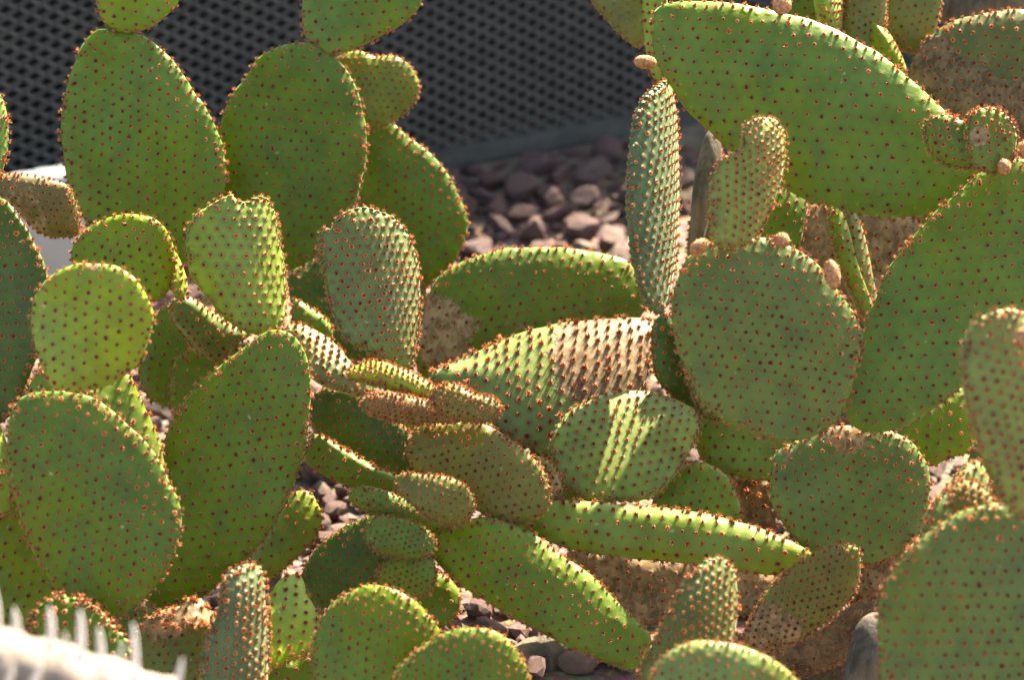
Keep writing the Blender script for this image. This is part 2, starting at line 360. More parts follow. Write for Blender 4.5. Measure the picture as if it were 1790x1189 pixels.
    zmin = (V[:, 2] + Cw[2]).min()
    if zmin < 0: WARN.append((plant, idx, [int(q) for q in c], round(float(zmin), 3)))
    root['pads'].append((o, Cw)); return o
def plant(key, label): PLANTS[key] = dict(label=label, pads=[])
def bud(pad, px, py, Z, Lp, Wp, ang=90, felt=True):
    """small felty bud: ovoid with spiral scales"""
    n, m = 12, 14; a = R_(ang); ax = RT * math.cos(a) + UP * math.sin(a); sx = np.cross(ax, BK); L, Wd = Lp * K * Z / 2, Wp * K * Z / 2
    V = []; F = []
    for i in range(n + 1):
        t = math.pi * i / n
        for j in range(m):
            f = 2 * math.pi * j / m; rr = math.sin(t) * Wd * (1 + .10 * math.cos(5 * f + 9 * t)); V.append(-ax * math.cos(t) * L + sx * math.cos(f) * rr + BK * math.sin(f) * rr)
    for i in range(n):
        for j in range(m): F.append((i * m + j, i * m + (j + 1) % m, (i + 1) * m + (j + 1) % m, (i + 1) * m + j))
    V = np.array(V); r = np.random.default_rng(int(px)); k = r.choice(len(V), 75); nn = V[k] / np.array([1.0]); nn = nn / (np.linalg.norm(nn, axis=1)[:, None] + 1e-9)
    gv = stamp(V[k] * .98, nn, r.uniform(.35, .6, len(k)), TUFTS, r)
    me = mkmesh('bud', np.concatenate([V, gv[0]]), [np.array(F), gv[1] + len(V)], BUDM); me.materials.append(GLO)
    mi = np.zeros(len(me.polygons), np.int32); mi[-len(gv[1]):] = 1; me.polygons.foreach_set('material_index', mi)
    at = me.attributes.new('gcol', 'FLOAT_COLOR', 'POINT'); cl = np.ones((len(me.vertices), 4), np.float32); cl[len(V):, :3] = gv[2] * 1.1; at.data.foreach_set('color', cl.ravel()); o = bpy.data.objects.new('bud', me); C.collection.objects.link(o)
    par, Cw = pad; o.parent = par; o.location = px2w(px, py, Z) - Cw; return o

# ------------------------------------------------------------------ ground, stones, fence, block
def plane(name, x0, x1, y0, y1, n, mat, amp=0.0):
    xs, ys = np.linspace(x0, x1, n), np.linspace(y0, y1, n); X, Y = np.meshgrid(xs, ys)
    Zz = amp * (np.sin(X * 9 + 1) * np.cos(Y * 7) + .5 * np.sin(X * 23 + Y * 17))
    V = np.stack([X.ravel(), Y.ravel(), Zz.ravel()], 1); i, j = np.meshgrid(np.arange(n - 1), np.arange(n - 1)); b = (j * n + i).ravel()
    return link(name, mkmesh(name, V, np.stack([b, b + 1, b + n + 1, b + n], 1), mat))
ground = plane('ground', -30, 30, -20, 60, 401, SOIL, .004); tag(ground, kind='structure')
def stone_mesh(seed):
    import bmesh
    r = random.Random(seed); bm = bmesh.new(); bmesh.ops.create_icosphere(bm, subdivisions=2, radius=1)
    dirs = [Vector((r.gauss(0, 1), r.gauss(0, 1), r.gauss(0, 1))).normalized() for _ in range(8)]; ds = [r.uniform(.38, .85) for _ in dirs]
    sx, sy, sz = r.uniform(.8, 1.15), r.uniform(.7, 1.1), r.uniform(.55, .85)
    for v in bm.verts:
        for d, k in zip(dirs, ds):
            t = v.co.dot(d)
            if t > k: v.co -= d * (t - k) * .92
        v.co *= 1 + r.uniform(-.11, .11); v.co.x *= sx; v.co.y *= sy; v.co.z *= sz
    me = bpy.data.meshes.new('stone'); bm.to_mesh(me); bm.free(); me.materials.append(STONE)
    me.polygons.foreach_set('use_smooth', np.full(len(me.polygons), False)); return me
SM = [stone_mesh(s) for s in range(9)]
placed = []
def put_stone(x, y, r, z=None):
    o = bpy.data.objects.new('stone', random.choice(SM)); C.collection.objects.link(o); o.parent = ground
    o.location = (x, y, r * random.uniform(.25, .5) if z is None else z); o.scale = (r,) * 3; o.rotation_euler = (random.uniform(-.5, .5), random.uniform(-.5, .5), random.uniform(0, 6.3)); placed.append((x, y, r))
def fence_y(x): return 3.687 + .506 * x
def scatter(px0, py0, px1, py1, n, r0, r1, tries=40):
    for _ in range(n):
        for _t in range(tries):
            w = ground_at(random.uniform(px0, px1), random.uniform(py0, py1)); r = random.uniform(r0, r1)
            if w[1] > fence_y(w[0]) - .02 - r: continue
            if all((w[0] - a) ** 2 + (w[1] - b) ** 2 > ((r + c) * .82) ** 2 for a, b, c in placed): put_stone(w[0], w[1], r); break
scatter(760, 235, 1140, 460, 40, .020, .034); scatter(760, 235, 1140, 460, 120, .009, .020)
scatter(500, 800, 640, 960, 26, .010, .026); scatter(740, 1000, 1100, 1189, 34, .010, .028)
scatter(200, 620, 320, 760, 14, .012, .03); scatter(1180, 780, 1400, 930, 20, .01, .028); scatter(1580, 780, 1790, 900, 10, .012, .03)
scatter(0, 250, 1790, 1189, 100, .012, .03)
# gravel between the stones, one heap nobody could count
icoV, icoF = (lambda: (np.array([(0, .53, .85), (0, .53, -.85), (0, -.53, .85), (0, -.53, -.85), (.53, .85, 0), (.53, -.85, 0), (-.53, .85, 0), (-.53, -.85, 0), (.85, 0, .53), (.85, 0, -.53), (-.85, 0, .53), (-.85, 0, -.53)], float),
    np.array([(0, 2, 8), (0, 8, 4), (0, 4, 6), (0, 6, 10), (0, 10, 2), (3, 1, 9), (3, 9, 5), (3, 5, 7), (3, 7, 11), (3, 11, 1), (2, 5, 8), (8, 5, 9), (8, 9, 4), (4, 9, 1), (4, 1, 6), (6, 1, 11), (6, 11, 10), (10, 11, 7), (10, 7, 2), (2, 7, 5)])))()
ng = 6500; gx = rng.uniform(-1.1, 1.2, ng); gy = rng.uniform(2.1, 4.6, ng); gs = rng.uniform(.004, .012, ng)
gV = (icoV[None] * rng.uniform(.65, 1.3, (ng, 12, 1)) * gs[:, None, None] * [1, 1, .7]) + np.stack([gx, gy, gs * .3], 1)[:, None]
gF = icoF[None] + (np.arange(ng) * 12)[:, None, None]
gravel = link('gravel', mkmesh('gravel', gV.reshape(-1, 3), gF.reshape(-1, 3), STONE, False)); tag(gravel, kind='stuff')
tag(gravel, 'reddish brown volcanic gravel strewn between the larger stones', 'gravel')

fd = np.array([1, .506, 0]); fd /= np.linalg.norm(fd); fn = np.array([fd[1], -fd[0], 0])    # along the fence, and its front
f0 = np.array([0, 3.687, 0])
def boxmesh(name, cs, half, axes, mat, bev=0.0):
    import bmesh
    bm = bmesh.new(); bmesh.ops.create_cube(bm, size=2)
    for v in bm.verts: v.co = Vector([v.co[i] * half[i] for i in range(3)])
    if bev: bmesh.ops.bevel(bm, geom=bm.edges[:], offset=bev, segments=2, affect='EDGES')
    Mx = Matrix(np.array(axes).T.tolist())
    for v in bm.verts: v.co = Mx @ v.co
    me = bpy.data.meshes.new(name); bm.to_mesh(me); bm.free(); me.materials.append(mat); return me
fence = bpy.data.objects.new('mesh_fence', None); C.collection.objects.link(fence); fence.location = f0
tag(fence, 'low dark grey expanded metal mesh fence behind the cacti', 'fence')
zb = .008; bh = .030
ax3 = [fd, fn, np.array([0, 0, 1.])]
RAIL = plain('grey_painted_rail', (.075, .075, .075), .5, 30, .25, .0003)
link('bottom_rail', boxmesh('bottom_rail', None, (1.7, .012, bh / 2), ax3, RAIL, .003), fence, (0, 0, zb + bh / 2))
link('top_rail', boxmesh('top_rail', None, (1.7, .012, bh / 2), ax3, METAL, .003), fence, (0, 0, .47))
link('footing', boxmesh('footing', None, (1.7, .035, .010), ax3, plain('dusty_mortar', (.16, .12, .09), .95, 40, .35, .003), .003), fence, tuple(fn * .03 + [0, 0, -.002]))
for q in (-1.66, 1.66): link('post', boxmesh('post', None, (.018, .014, .24), ax3, METAL, .003), fence, tuple(fd * q + [0, 0, .242] - fn * .027))
# expanded metal: diamonds of slanting strands
PW, PH, SW = .0300, .0182, .0050; V = []; F = []; z0 = zb + bh
nx, nz_ = int(3.3 / PW), int((.455 - z0) / (PH / 2))
for j in range(nz_):
    for i in range(nx):
        xa = -1.65 + (i + (.5 if j % 2 else 0)) * PW; za = z0 + j * PH / 2
        for sgn in (-1, 1):
            a = np.array([xa, za]); b = np.array([xa + sgn * PW / 2, za + PH / 2]); d = (b - a) / np.linalg.norm(b - a); nn = np.array([-d[1], d[0]]) * sgn
            q = len(V); 
            for e, ext in ((a, -.0012), (b, .0012)):
                e = e + d * ext
                for (w_, dp) in ((-SW / 2, .0022), (SW / 2, -.0022)):
                    c2 = e + nn * w_
                    for th_ in (.0006, -.0006): V.append(fd * c2[0] + np.array([0, 0, c2[1]]) + fn * (dp + th_))
            F += [(q, q + 2, q + 6, q + 4), (q + 1, q + 5, q + 7, q + 3), (q, q + 4, q + 5, q + 1), (q + 2, q + 3, q + 7, q + 6)]
link('mesh_panel', mkmesh('mesh_panel', np.array(V), np.array(F), METAL, False), fence)
wall = link('backing_wall', boxmesh('backing_wall', None, (2.2, .05, .30), ax3, SHADEWALL, .004), None, tuple(f0 - fn * .18 + [0, 0, .30]))  # added backing, tall enough to keep sun off the mesh strands
tag(wall, 'low backing wall just behind the metal mesh fence, coloured near black for shade', 'wall')
blk = link('pale_block', boxmesh('pale_block', None, (.14, .06, .076), ax3, WHITE, .004), None, (-.60, 3.20, .076))
tag(blk, 'smooth pale bluish white block at the foot of the fence, far left', 'block')

# ------------------------------------------------------------------ the prickly pears (outlines are each pad's own shape; plane, tilt and thickness place it in space)
plant('rear', 'tall prickly pear before the mesh fence, twin upright pads with smaller pads on top')
P('rear', 2.82, -6, -12, 'mid', [180,48,240,58,290,95,335,150,375,215,393,270,395,330,375,400,340,445,290,470,220,462,165,415,130,350,110,290,104,230,113,165,133,100,158,60], label='broad upright pad on the left of the pair')
P('rear', 2.86, 4, -14, 'green', [460,95,530,74,585,95,620,145,638,210,641,270,630,330,605,390,565,440,515,470,460,480,415,440,390,380,380,300,381,230,400,175,430,130], label='broad upright pad on the right of the pair')
a3 = P('rear', 2.83, 5, -5, 'yellow', [172,20,165,-40,200,-95,250,-100,300,-60,315,-10,285,32,245,53,210,57,182,42])
P('rear', 2.87, -10, -8, 'mid', [527,0,530,-60,570,-120,640,-130,710,-90,742,-30,735,10,700,45,670,62,620,86,580,98,550,85,532,60])
P('rear', 2.96, 12, 0, (.135,.155,.018), [588,100,625,88,655,98,692,97,722,118,735,152,722,188,690,210,672,222,640,220,618,180,598,130], s=.0085, ts=.8, T=.006, label='small wavy edged pad')
P('rear', 3.0, 0, -12, 'green', [640,222,680,212,720,243,765,280,800,335,817,388,805,437,780,478,745,503,700,503,660,440,632,370,626,290], label='shaded pad with a sunlit right rim')
P("rear", 2.97, 5, 12, "dark", [505,490,535,455,575,440,640,450,720,470,750,520,745,600,690,640,590,620,520,560])

plant('edge', 'dark green prickly pear cut by the left edge of the photo, beside the pale block')
P('edge', 2.72, 0, -5, 'mid', [-80,150,-40,135,-5,155,11,190,15,240,8,290,-12,320,-60,330,-95,250])
P('edge', 2.70, 10, -28, 'brown', [-30,315,0,303,40,303,85,312,118,325,132,350,140,385,142,412,110,418,70,408,35,372,0,345,-30,340], s=.0078, ts=.85, dry=[(40,370,70,.55)], label='foreshortened brownish pad with a sunlit top rim')
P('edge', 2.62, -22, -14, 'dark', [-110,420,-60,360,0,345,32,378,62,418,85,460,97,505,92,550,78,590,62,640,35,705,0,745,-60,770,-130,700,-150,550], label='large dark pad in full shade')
P('edge', 2.60, 8, -4, 'mid', [-110,850,-40,810,15,800,55,850,90,950,150,1050,160,1090,70,1110,0,1110,-110,1070])
P('edge', 2.58, 25, 18, 'bright', [-60,770,-20,745,5,748,15,780,20,835,10,900,-50,900], dome=.001)
P('edge', 2.60, 0, -10, 'mid', [35,740,42,695,58,660,75,640,120,640,150,680,150,760,80,790])

plant('front', 'prickly pear at lower left, large oval pad carrying a round yellowish green pad')
P('front', 2.47, -4, -12, 'green', [22,720,50,688,100,683,150,690,190,715,235,755,275,800,305,860,318,912,310,962,285,1010,240,1060,200,1080,150,1077,100,1040,60,970,35,900,18,840,13,780], s=.0108, label='large oval pad with a sunlit right rim')
P('front', 2.42, 0, -3, 'lime', [90,480,130,463,185,460,225,475,255,512,268,560,255,610,230,648,190,675,150,686,110,683,88,672,70,640,60,600,54,555,65,510], s=.0105, ts=.9, dry=[(165,465,14,.6)], label='round yellowish green young pad')
P('front', 2.54, 22, -10, 'green', [125,740,150,690,200,660,226,650,248,690,270,740,288,790,288,840,250,900,180,860,130,800])

plant('left', 'prickly pear left of centre, pointed broad pad carrying a notched pale green pad')
P('left', 2.60, 6, -12, 'green', [440,598,475,578,512,583,536,620,546,672,540,740,530,800,510,862,470,932,420,992,360,1042,310,1068,270,1068,250,1040,255,950,270,850,288,770,302,730,340,680,385,640], s=.0108, label='broad pointed pad in shade')
P('left', 2.63, 22, 3, 'lime', [332,465,328,415,345,375,373,354,404,340,414,348,425,352,438,352,449,345,470,345,492,375,501,420,509,470,512,530,500,570,470,582,430,580,395,562,362,522,338,485], s=.0102, bx=.014, ts=.9, tub=.9, T=.0065, dome=.0006, label='pale green pad with a notch bitten from its top')
P('left', 2.68, 0, -4, 'yellow', [125,437,150,400,190,380,235,372,275,385,300,420,307,462,295,507,268,532,230,548,180,520,140,490], s=.0105, ts=.9, label='round yellow green pad behind the front plant')
P('left', 2.69, 55, 15, 'lime', [298,450,312,443,326,468,332,495,322,518,300,525,290,495], s=.009, ts=.9, dome=.0008)
P('left', 2.73, 14, -40, 'grey', [298,515,330,512,372,545,412,572,442,588,425,605,402,622,385,643,350,620,320,582,298,550], s=.0085, T=.012, n=2.6, label='tilted pad seen from below with a bright top rim')
P('left', 2.82, -5, -10, 'green', [240,620,262,560,300,530,340,590,372,650,355,690,322,712,290,712,255,690])
P('left', 2.76, 0, -5, 'bright', [425,1020,455,950,505,868,542,858,562,900,556,935,532,965,495,1000,460,1020], label='yellow green pad behind the broad pointed pad')
P('left', 2.80, 10, 0, 'green', [300,640,400,600,520,620,540,700,500,800,400,860,320,800])

plant('centre', 'central prickly pear, grey green ridged pad above sunlit arm with bristly young pads')
P('centre', 2.66, 24, 4, (.118,.155,.050), [582,398,600,372,640,361,680,374,715,400,738,440,746,500,742,560,735,620,715,648,690,637,650,622,610,600,590,570,575,520,565,470,560,422,567,402], s=.0092, bx=.012, tub=1.0, dome=.0006, T=.0065, label='upright ridged grey green pad catching light on its right')
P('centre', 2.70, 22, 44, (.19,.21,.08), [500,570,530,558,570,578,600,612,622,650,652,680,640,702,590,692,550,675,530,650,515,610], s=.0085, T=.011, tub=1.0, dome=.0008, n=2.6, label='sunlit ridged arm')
P('centre', 2.76, 10, -25, 'mid', [508,545,512,520,545,538,575,562,584,592,567,596,540,580,512,565], s=.0095, T=.009, n=2.4)
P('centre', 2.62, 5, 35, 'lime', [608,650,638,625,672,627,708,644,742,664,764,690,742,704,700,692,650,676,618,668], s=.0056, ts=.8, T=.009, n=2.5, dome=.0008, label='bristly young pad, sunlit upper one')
P('centre', 2.60, 5, -35, 'brown', [634,698,650,682,690,684,740,698,800,712,832,736,790,744,700,740,655,724,635,712], s=.005, ts=.82, T=.009, n=2.5, dome=.0006, label='bristly young pad, shaded lower one')
P('centre', 2.57, -8, 10, 'olive', [752,688,772,670,800,672,832,690,866,700,880,720,862,740,812,738,770,722], s=.0052, ts=.85, T=.010, n=2.3, dome=.0008, label='bristly young pad, curled orange tip')
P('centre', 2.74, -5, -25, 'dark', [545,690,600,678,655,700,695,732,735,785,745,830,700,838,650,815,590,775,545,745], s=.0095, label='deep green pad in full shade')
P('centre', 2.70, 0, -22, 'green', [535,785,552,757,600,782,650,812,705,838,730,862,685,870,620,858,560,828,532,805], s=.0095, label='low pad with a short sunlit top rim')
P('centre', 2.78, 0, -10, 'green', [640,700,760,730,800,700,860,740,880,800,800,850,700,840,650,780])

plant('tan', 'prickly pear behind the middle gap, one arched pad half dried to tan cork')
P('tan', 2.90, 0, -8, 'green', [748,520,770,482,800,460,850,440,920,431,1000,431,1060,443,1100,460,1128,500,1130,540,1095,580,1000,620,900,645,800,652,742,640,735,580], T=.012, s=.0125, n=2.6, dry=[(750,590,75,.95),(900,580,75,.42),(1000,560,60,.42)], label='long low pad with a sunlit arched rim and a corky base')
P('tan', 2.81, 2, 28, (.155,.215,.060), [752,662,800,630,850,600,910,573,980,553,1060,543,1120,541,1148,565,1142,620,1130,665,1100,720,1060,780,1000,810,930,790,880,770,820,705], T=.013, s=.0125, by=.008, tub=.25, n=2.6, ts=1.45, dome=.0002, nz=.0015, dry=[(1110,620,135,1.1),(1120,560,60,1.3)], dt=.85, label='arched pad dried to tan with dark brown tufts')
P('tan', 2.95, 0, 0, 'green', [735,590,800,580,900,620,900,680,800,700,735,670])
P('tan', 2.70, 8, 29, (.150,.205,.045), [963,800,968,760,1000,715,1050,688,1100,677,1150,681,1200,700,1223,727,1215,770,1190,820,1150,865,1110,882,1050,882,1000,862,968,838], tub=.3, dome=.0003, nz=.001, s=.0105, label='pale rounded pad facing the sun')
P('tan', 2.73, 0, 8, 'bright', [1138,885,1165,835,1205,808,1250,815,1280,845,1293,885,1290,930,1220,940,1160,915], s=.0105)
P('tan', 2.80, 0, -5, 'tan', [1270,830,1310,815,1350,840,1358,890,1345,940,1300,935,1275,890], s=.0135, ts=1.6, dry=[(1310,880,90,1.2)], dt=.7, label='dried tan pad with large brown tufts')
P('tan', 2.80, -5, 0, 'green', [930,780,1000,760,1060,820,1060,880,980,900,930,870])
P('tan', 2.66, 0, 0, 'olive', [930,800,970,815,985,860,965,885,935,870], s=.007, dry=[(955,850,30,.9)])

plant('low', 'low prickly pear at lower centre with two long pads fanning right and crowded young pads')
P('low', 2.62, -6, -8, 'olive', [712,775,738,742,785,738,835,738,872,755,912,785,948,820,963,862,948,902,900,918,850,902,790,872,740,832,712,803], s=.0085, ts=.95, label='olive pad thick with brown tufts')
P('low', 2.605, 4, -8, 'mid', [745,945,780,917,850,904,920,923,970,960,1030,1000,1080,1050,1120,1090,1142,1115,1132,1152,1105,1173,1050,1157,980,1127,910,1092,850,1057,800,1022,765,987], T=.010, n=2.8, s=.0105, ts=.95, label='long glossy pad sloping down to the right')
P('low', 2.64, -4, -8, 'bright', [885,903,930,880,1000,873,1100,883,1200,893,1290,913,1360,938,1418,970,1402,992,1360,1010,1300,1002,1200,987,1100,977,1000,962,930,932], T=.013, n=2.3, s=.0125, ts=1.15, label='long narrow pad with a bright white sunlit top edge')
P('low', 2.78, 0, 8, 'tan', [990,965,1100,970,1200,980,1350,1000,1420,1030,1370,1065,1250,1085,1160,1092,1090,1085,1030,1030], s=.0125, dry=[(1200,1020,260,1.1)], dt=.9, label='dry brown pad under the long narrow one')
P('low', 2.57, 8, 5, 'olive', [692,840,705,826,735,830,790,835,826,860,830,898,800,918,760,912,728,892,700,865], s=.0068, ts=.78, T=.005, bx=.006, label='small crinkled young pad')
P('low', 2.60, 0, -30, 'green', [608,862,640,847,700,868,750,893,792,915,772,934,720,924,670,908,628,888], s=.0068, ts=.8, T=.007, n=2.6, label='folded young pad edge')
P('low', 2.58, 6, -8, 'mid', [638,930,660,904,710,908,752,930,760,962,722,978,670,972,645,957], s=.0062, ts=.7, T=.005)
P('low', 2.59, -6, -4, 'mid', [658,1000,690,973,740,968,766,1000,757,1027,730,1048,690,1042,665,1027], s=.0062, ts=.7, T=.005)
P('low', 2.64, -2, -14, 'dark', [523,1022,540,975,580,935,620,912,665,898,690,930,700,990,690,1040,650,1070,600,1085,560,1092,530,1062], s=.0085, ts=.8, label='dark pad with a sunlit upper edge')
P('low', 2.68, 0, -5, 'green', [728,1050,748,1005,780,1005,805,1040,798,1080,770,1100,740,1090])

plant('bottom', 'prickly pear at the bottom edge, two domed green pads before a sunlit yellow one')
P('bottom', 2.44, 3, -10, 'mid', [548,1120,570,1070,610,1035,650,1022,700,1034,745,1068,770,1106,764,1155,745,1220,650,1260,570,1222,546,1170], s=.009, ts=.85, label='domed pad, left one')
P('bottom', 2.38, 0, -12, 'green', [692,1182,720,1145,770,1110,820,1096,870,1106,905,1138,927,1185,935,1240,850,1290,750,1282,700,1235], s=.0085, ts=.85, label='domed pad, right one')
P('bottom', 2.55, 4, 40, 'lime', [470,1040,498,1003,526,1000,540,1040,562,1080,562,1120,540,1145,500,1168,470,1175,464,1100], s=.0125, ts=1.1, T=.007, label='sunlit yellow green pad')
P('bottom', 2.60, 0, -10, 'green', [470,1165,520,1150,580,1130,600,1200,540,1250,470,1240])

plant('tall', 'prickly pear at top right, huge slanting pad and narrow upright ridged pad')
P('tall', 2.68, -4, -14, 'mid', [1140,45,1148,14,1200,0,1300,8,1380,23,1450,48,1530,88,1600,145,1650,190,1700,240,1740,292,1722,342,1650,370,1570,379,1490,371,1400,346,1330,302,1260,252,1200,192,1155,122,1140,82], T=.0145, n=2.5, s=.0128, label='huge slanting pad with a broad sunlit upper rim')
P('tall', 2.72, 60, 4, (.088,.132,.055), [1143,152,1165,140,1190,158,1200,220,1206,300,1206,380,1196,450,1172,522,1152,548,1130,530,1115,480,1107,400,1107,300,1114,220,1126,170], s=.0100, T=.0065, tub=1.0, dome=.0008, bx=.014, ts=.85, label='narrow upright pad with pale ridges, seen nearly edge on')
P('tall', 2.78, -40, 0, 'lime', [1118,-60,1155,-70,1172,10,1168,70,1172,120,1165,143,1145,140,1130,95,1122,40], s=.010, T=.006)
P('tall', 2.84, 0, -10, 'olive', [1028,-15,1060,35,1090,66,1122,82,1140,20,1125,-60,1050,-80], s=.0085, ts=.6)
hL = P('tall', 2.58, -12, 0, 'mid', [1614,232,1622,208,1650,200,1690,216,1720,250,1712,290,1665,290,1628,270], s=.0085, T=.006, dome=.0006, label='small young pad, left lobe of the heart shape')
hR = P('tall', 2.57, 14, 0, 'mid', [1690,212,1700,195,1728,188,1758,200,1778,235,1772,272,1742,302,1705,292,1690,255], s=.0085, T=.006, dome=.0008, dry=[(1712,238,16,1.4)], label='small young pad with a pale scar, right lobe of the heart shape')
P('tall', 2.82, 10, 0, 'green', [1200,480,1205,380,1225,310,1245,250,1262,260,1262,360,1250,430,1230,500], s=.0115)
P('tall', 2.80, 12, -5, 'green', [1300,430,1330,370,1370,320,1412,345,1408,390,1390,440,1340,470], s=.011)
st = P('tall', 2.79, 15, 0, (.13,.11,.10), [1198,470,1203,400,1208,330,1222,265,1240,228,1262,245,1264,290,1246,360,1226,430,1212,480], mat=BARK, areoles=False, name='woody_stem', T=.011, n=2.2)

plant('right', 'prickly pear right of centre, round grey green pad topped by a finger like pad')
e5 = P('right', 2.52, 3, -8, 'grey', [1188,482,1212,442,1260,418,1320,413,1370,423,1420,453,1460,498,1490,543,1507,592,1497,652,1472,722,1430,762,1370,772,1300,757,1240,717,1200,652,1178,592,1173,532], s=.0106, label='large round grey green pad')
e6 = P('right', 2.49, 26, 2, (.18,.215,.055), [1243,400,1243,330,1260,282,1288,262,1300,250,1299,225,1320,207,1355,207,1382,230,1387,282,1375,325,1345,372,1312,420,1282,434,1250,427], s=.0075, ts=.85, dome=.0011, tub=.9, bx=.010, T=.0065, label='finger like young pad with bristly tip')
P('right', 2.60, 6, -10, 'mid', [1800,278,1740,285,1680,330,1620,385,1560,460,1525,530,1500,600,1480,680,1478,730,1510,757,1560,752,1640,712,1720,642,1820,560,1900,450,1920,340,1870,280], s=.0118, label='large leaning pad with a thin sunlit edge')
P('right', 2.665, 0, -8, 'grey', [1348,842,1358,792,1400,765,1470,744,1540,746,1592,770,1622,820,1625,882,1602,942,1560,975,1480,990,1410,965,1365,912,1346,872], s=.0108, dry=[(1480,752,50,.75),(1380,790,25,.5)], label='round shaded pad under the two big ones')
P('right', 2.76, -5, 12, 'bright', [1214,742,1225,700,1300,690,1380,740,1425,800,1345,842,1280,832,1235,812,1216,780], s=.0115, label='low green pad behind')
P('right', 2.72, 0, 8, 'mid', [1560,760,1620,700,1690,675,1712,740,1712,785,1660,803,1620,818,1580,785], s=.0115)
P('right', 2.76, 15, -15, 'dark', [1140,562,1180,555,1215,640,1235,725,1205,712,1150,670,1136,620], s=.010)
P('right', 2.74, 20, -5, 'dark', [1180,560,1230,560,1260,640,1270,720,1230,735,1200,680], s=.010)
bud(PLANTS['right']['pads'][0], 1455, 480, 2.50, 52, 28, 100); bud(PLANTS['right']['pads'][0], 1367, 420, 2.50, 26, 28, 60); bud(PLANTS['right']['pads'][0], 1222, 432, 2.50, 36, 26, 40)
bud(PLANTS['right']['pads'][2], 1757, 267, 2.58, 36, 38, 60); bud(PLANTS['right']['pads'][2], 1755, 291, 2.56, 24, 28, 20); bud(PLANTS['right']['pads'][2], 1795, 262, 2.58, 32, 36, 60)
bud(PLANTS['tall']['pads'][0], 1367, 8, 2.66, 34, 33, 80); bud(PLANTS['tall']['pads'][2], 1128, 108, 2.74, 40, 24, 175)

plant('back', 'half hidden prickly pear at far upper right, mottled brown dried pad and thin upright pads')
P('back', 2.84, 0, -12, (.10,.105,.022), [1590,120,1640,50,1720,22,1800,20,1900,60,1930,160,1850,260,1740,260,1650,220,1600,170], T=.011, s=.0125, ts=1.1, dry=[(1620,130,75,.85),(1710,185,95,.66),(1790,200,70,.8)], dt=.62, label='broad brown pad dried and fibrous')
P('back', 2.82, -35, 0, 'bright', [1478,-60,1500,-40,1520,20,1560,60,1590,110,1590,130,1540,100,1490,70,1470,0], s=.009, ts=.8)
P('back', 2.80, 62, 0, 'lime', [1418,-50,1450,-60,1475,-40,1480,10,1472,60,1450,66,1428,40,1415,0], s=.010, dome=.001, tub=1.0, ts=.9)
P('back', 2.90, 0, -5, 'green', [1360,-60,1440,-70,1440,10,1430,50,1390,40,1350,0], s=.011)
P('back', 2.86, 12, -4, 'olive', [1548,-60,1600,-70,1650,-50,1645,10,1630,70,1600,95,1570,80,1545,20], s=.009, ts=.85)
P('back', 2.82, 5, -4, 'olive', [1470,40,1480,-20,1520,-60,1545,-20,1548,40,1540,90,1520,120,1480,90], s=.008, ts=.8)
P('back', 2.80, 40, 0, 'mid', [1440,370,1452,355,1470,380,1490,440,1510,490,1532,540,1540,570,1525,570,1495,520,1465,460,1445,410], s=.010, T=.007, n=2.4)
P('back', 2.82, 50, 0, 'blue', [1468,375,1480,360,1500,390,1515,440,1530,500,1545,560,1530,565,1505,520,1480,450], s=.010, T=.007, n=2.4)
P('back', 2.90, 0, -5, 'tan', [1385,390,1440,350,1560,365,1610,400,1600,480,1560,560,1480,580,1420,500,1390,440], s=.0125, ts=1.2, dry=[(1490,460,150,1.1)], dt=.8, label='dried tan pad in the gap')
P('back', 2.96, 0, 0, 'dark', [1250,350,1400,300,1600,330,1650,420,1560,560,1400,560,1280,450], s=.012)
P('back', 2.96, 5, 0, 'green', [1560,380,1600,350,1680,340,1700,400,1640,460,1590,440], s=.012)
P('back', 2.98, 0, 0, (.16,.14,.13), [1640,-60,1800,-80,1900,0,1850,60,1720,50,1640,30], mat=BARK, areoles=False, name='woody_stem', T=.03, n=2.2)

plant('near', 'soft focus prickly pear at the right edge, nearest to the viewer, with three large pads')
P('near', 2.30, 3, -10, (.115,.15,.032), [1538,1050,1560,1000,1600,950,1660,905,1722,884,1795,888,1880,930,1930,1050,1910,1200,1810,1300,1650,1310,1550,1232,1533,1130], s=.0105, T=.009, label='big blurred pad in the lower right corner')
P('near', 2.24, 18, -2, (.175,.215,.06), [1700,570,1730,547,1772,544,1808,560,1865,620,1885,720,1855,850,1800,905,1760,885,1730,832,1700,752,1685,672,1683,620], s=.0095, tub=.8, dome=.0007, bx=.012, label='pale yellowish pad at the right edge')
P('near', 2.42, 30, -12, 'grey', [1598,950,1620,890,1655,850,1712,805,1740,840,1722,890,1660,930,1595,985], s=.010, T=.009)
P('near', 2.36, 10, 20, 'olive', [1660,890,1668,852,1698,838,1732,868,1738,905,1690,910], s=.007, ts=.9, dome=.001, T=.007, label='small bristly young pad catching the sun')
P('near', 2.46, 15, -15, 'dark', [1690,800,1720,760,1760,800,1770,900,1720,900,1695,850], s=.010)
bud(PLANTS['near']['pads'][1], 1792, 590, 2.2, 40, 34, 70)

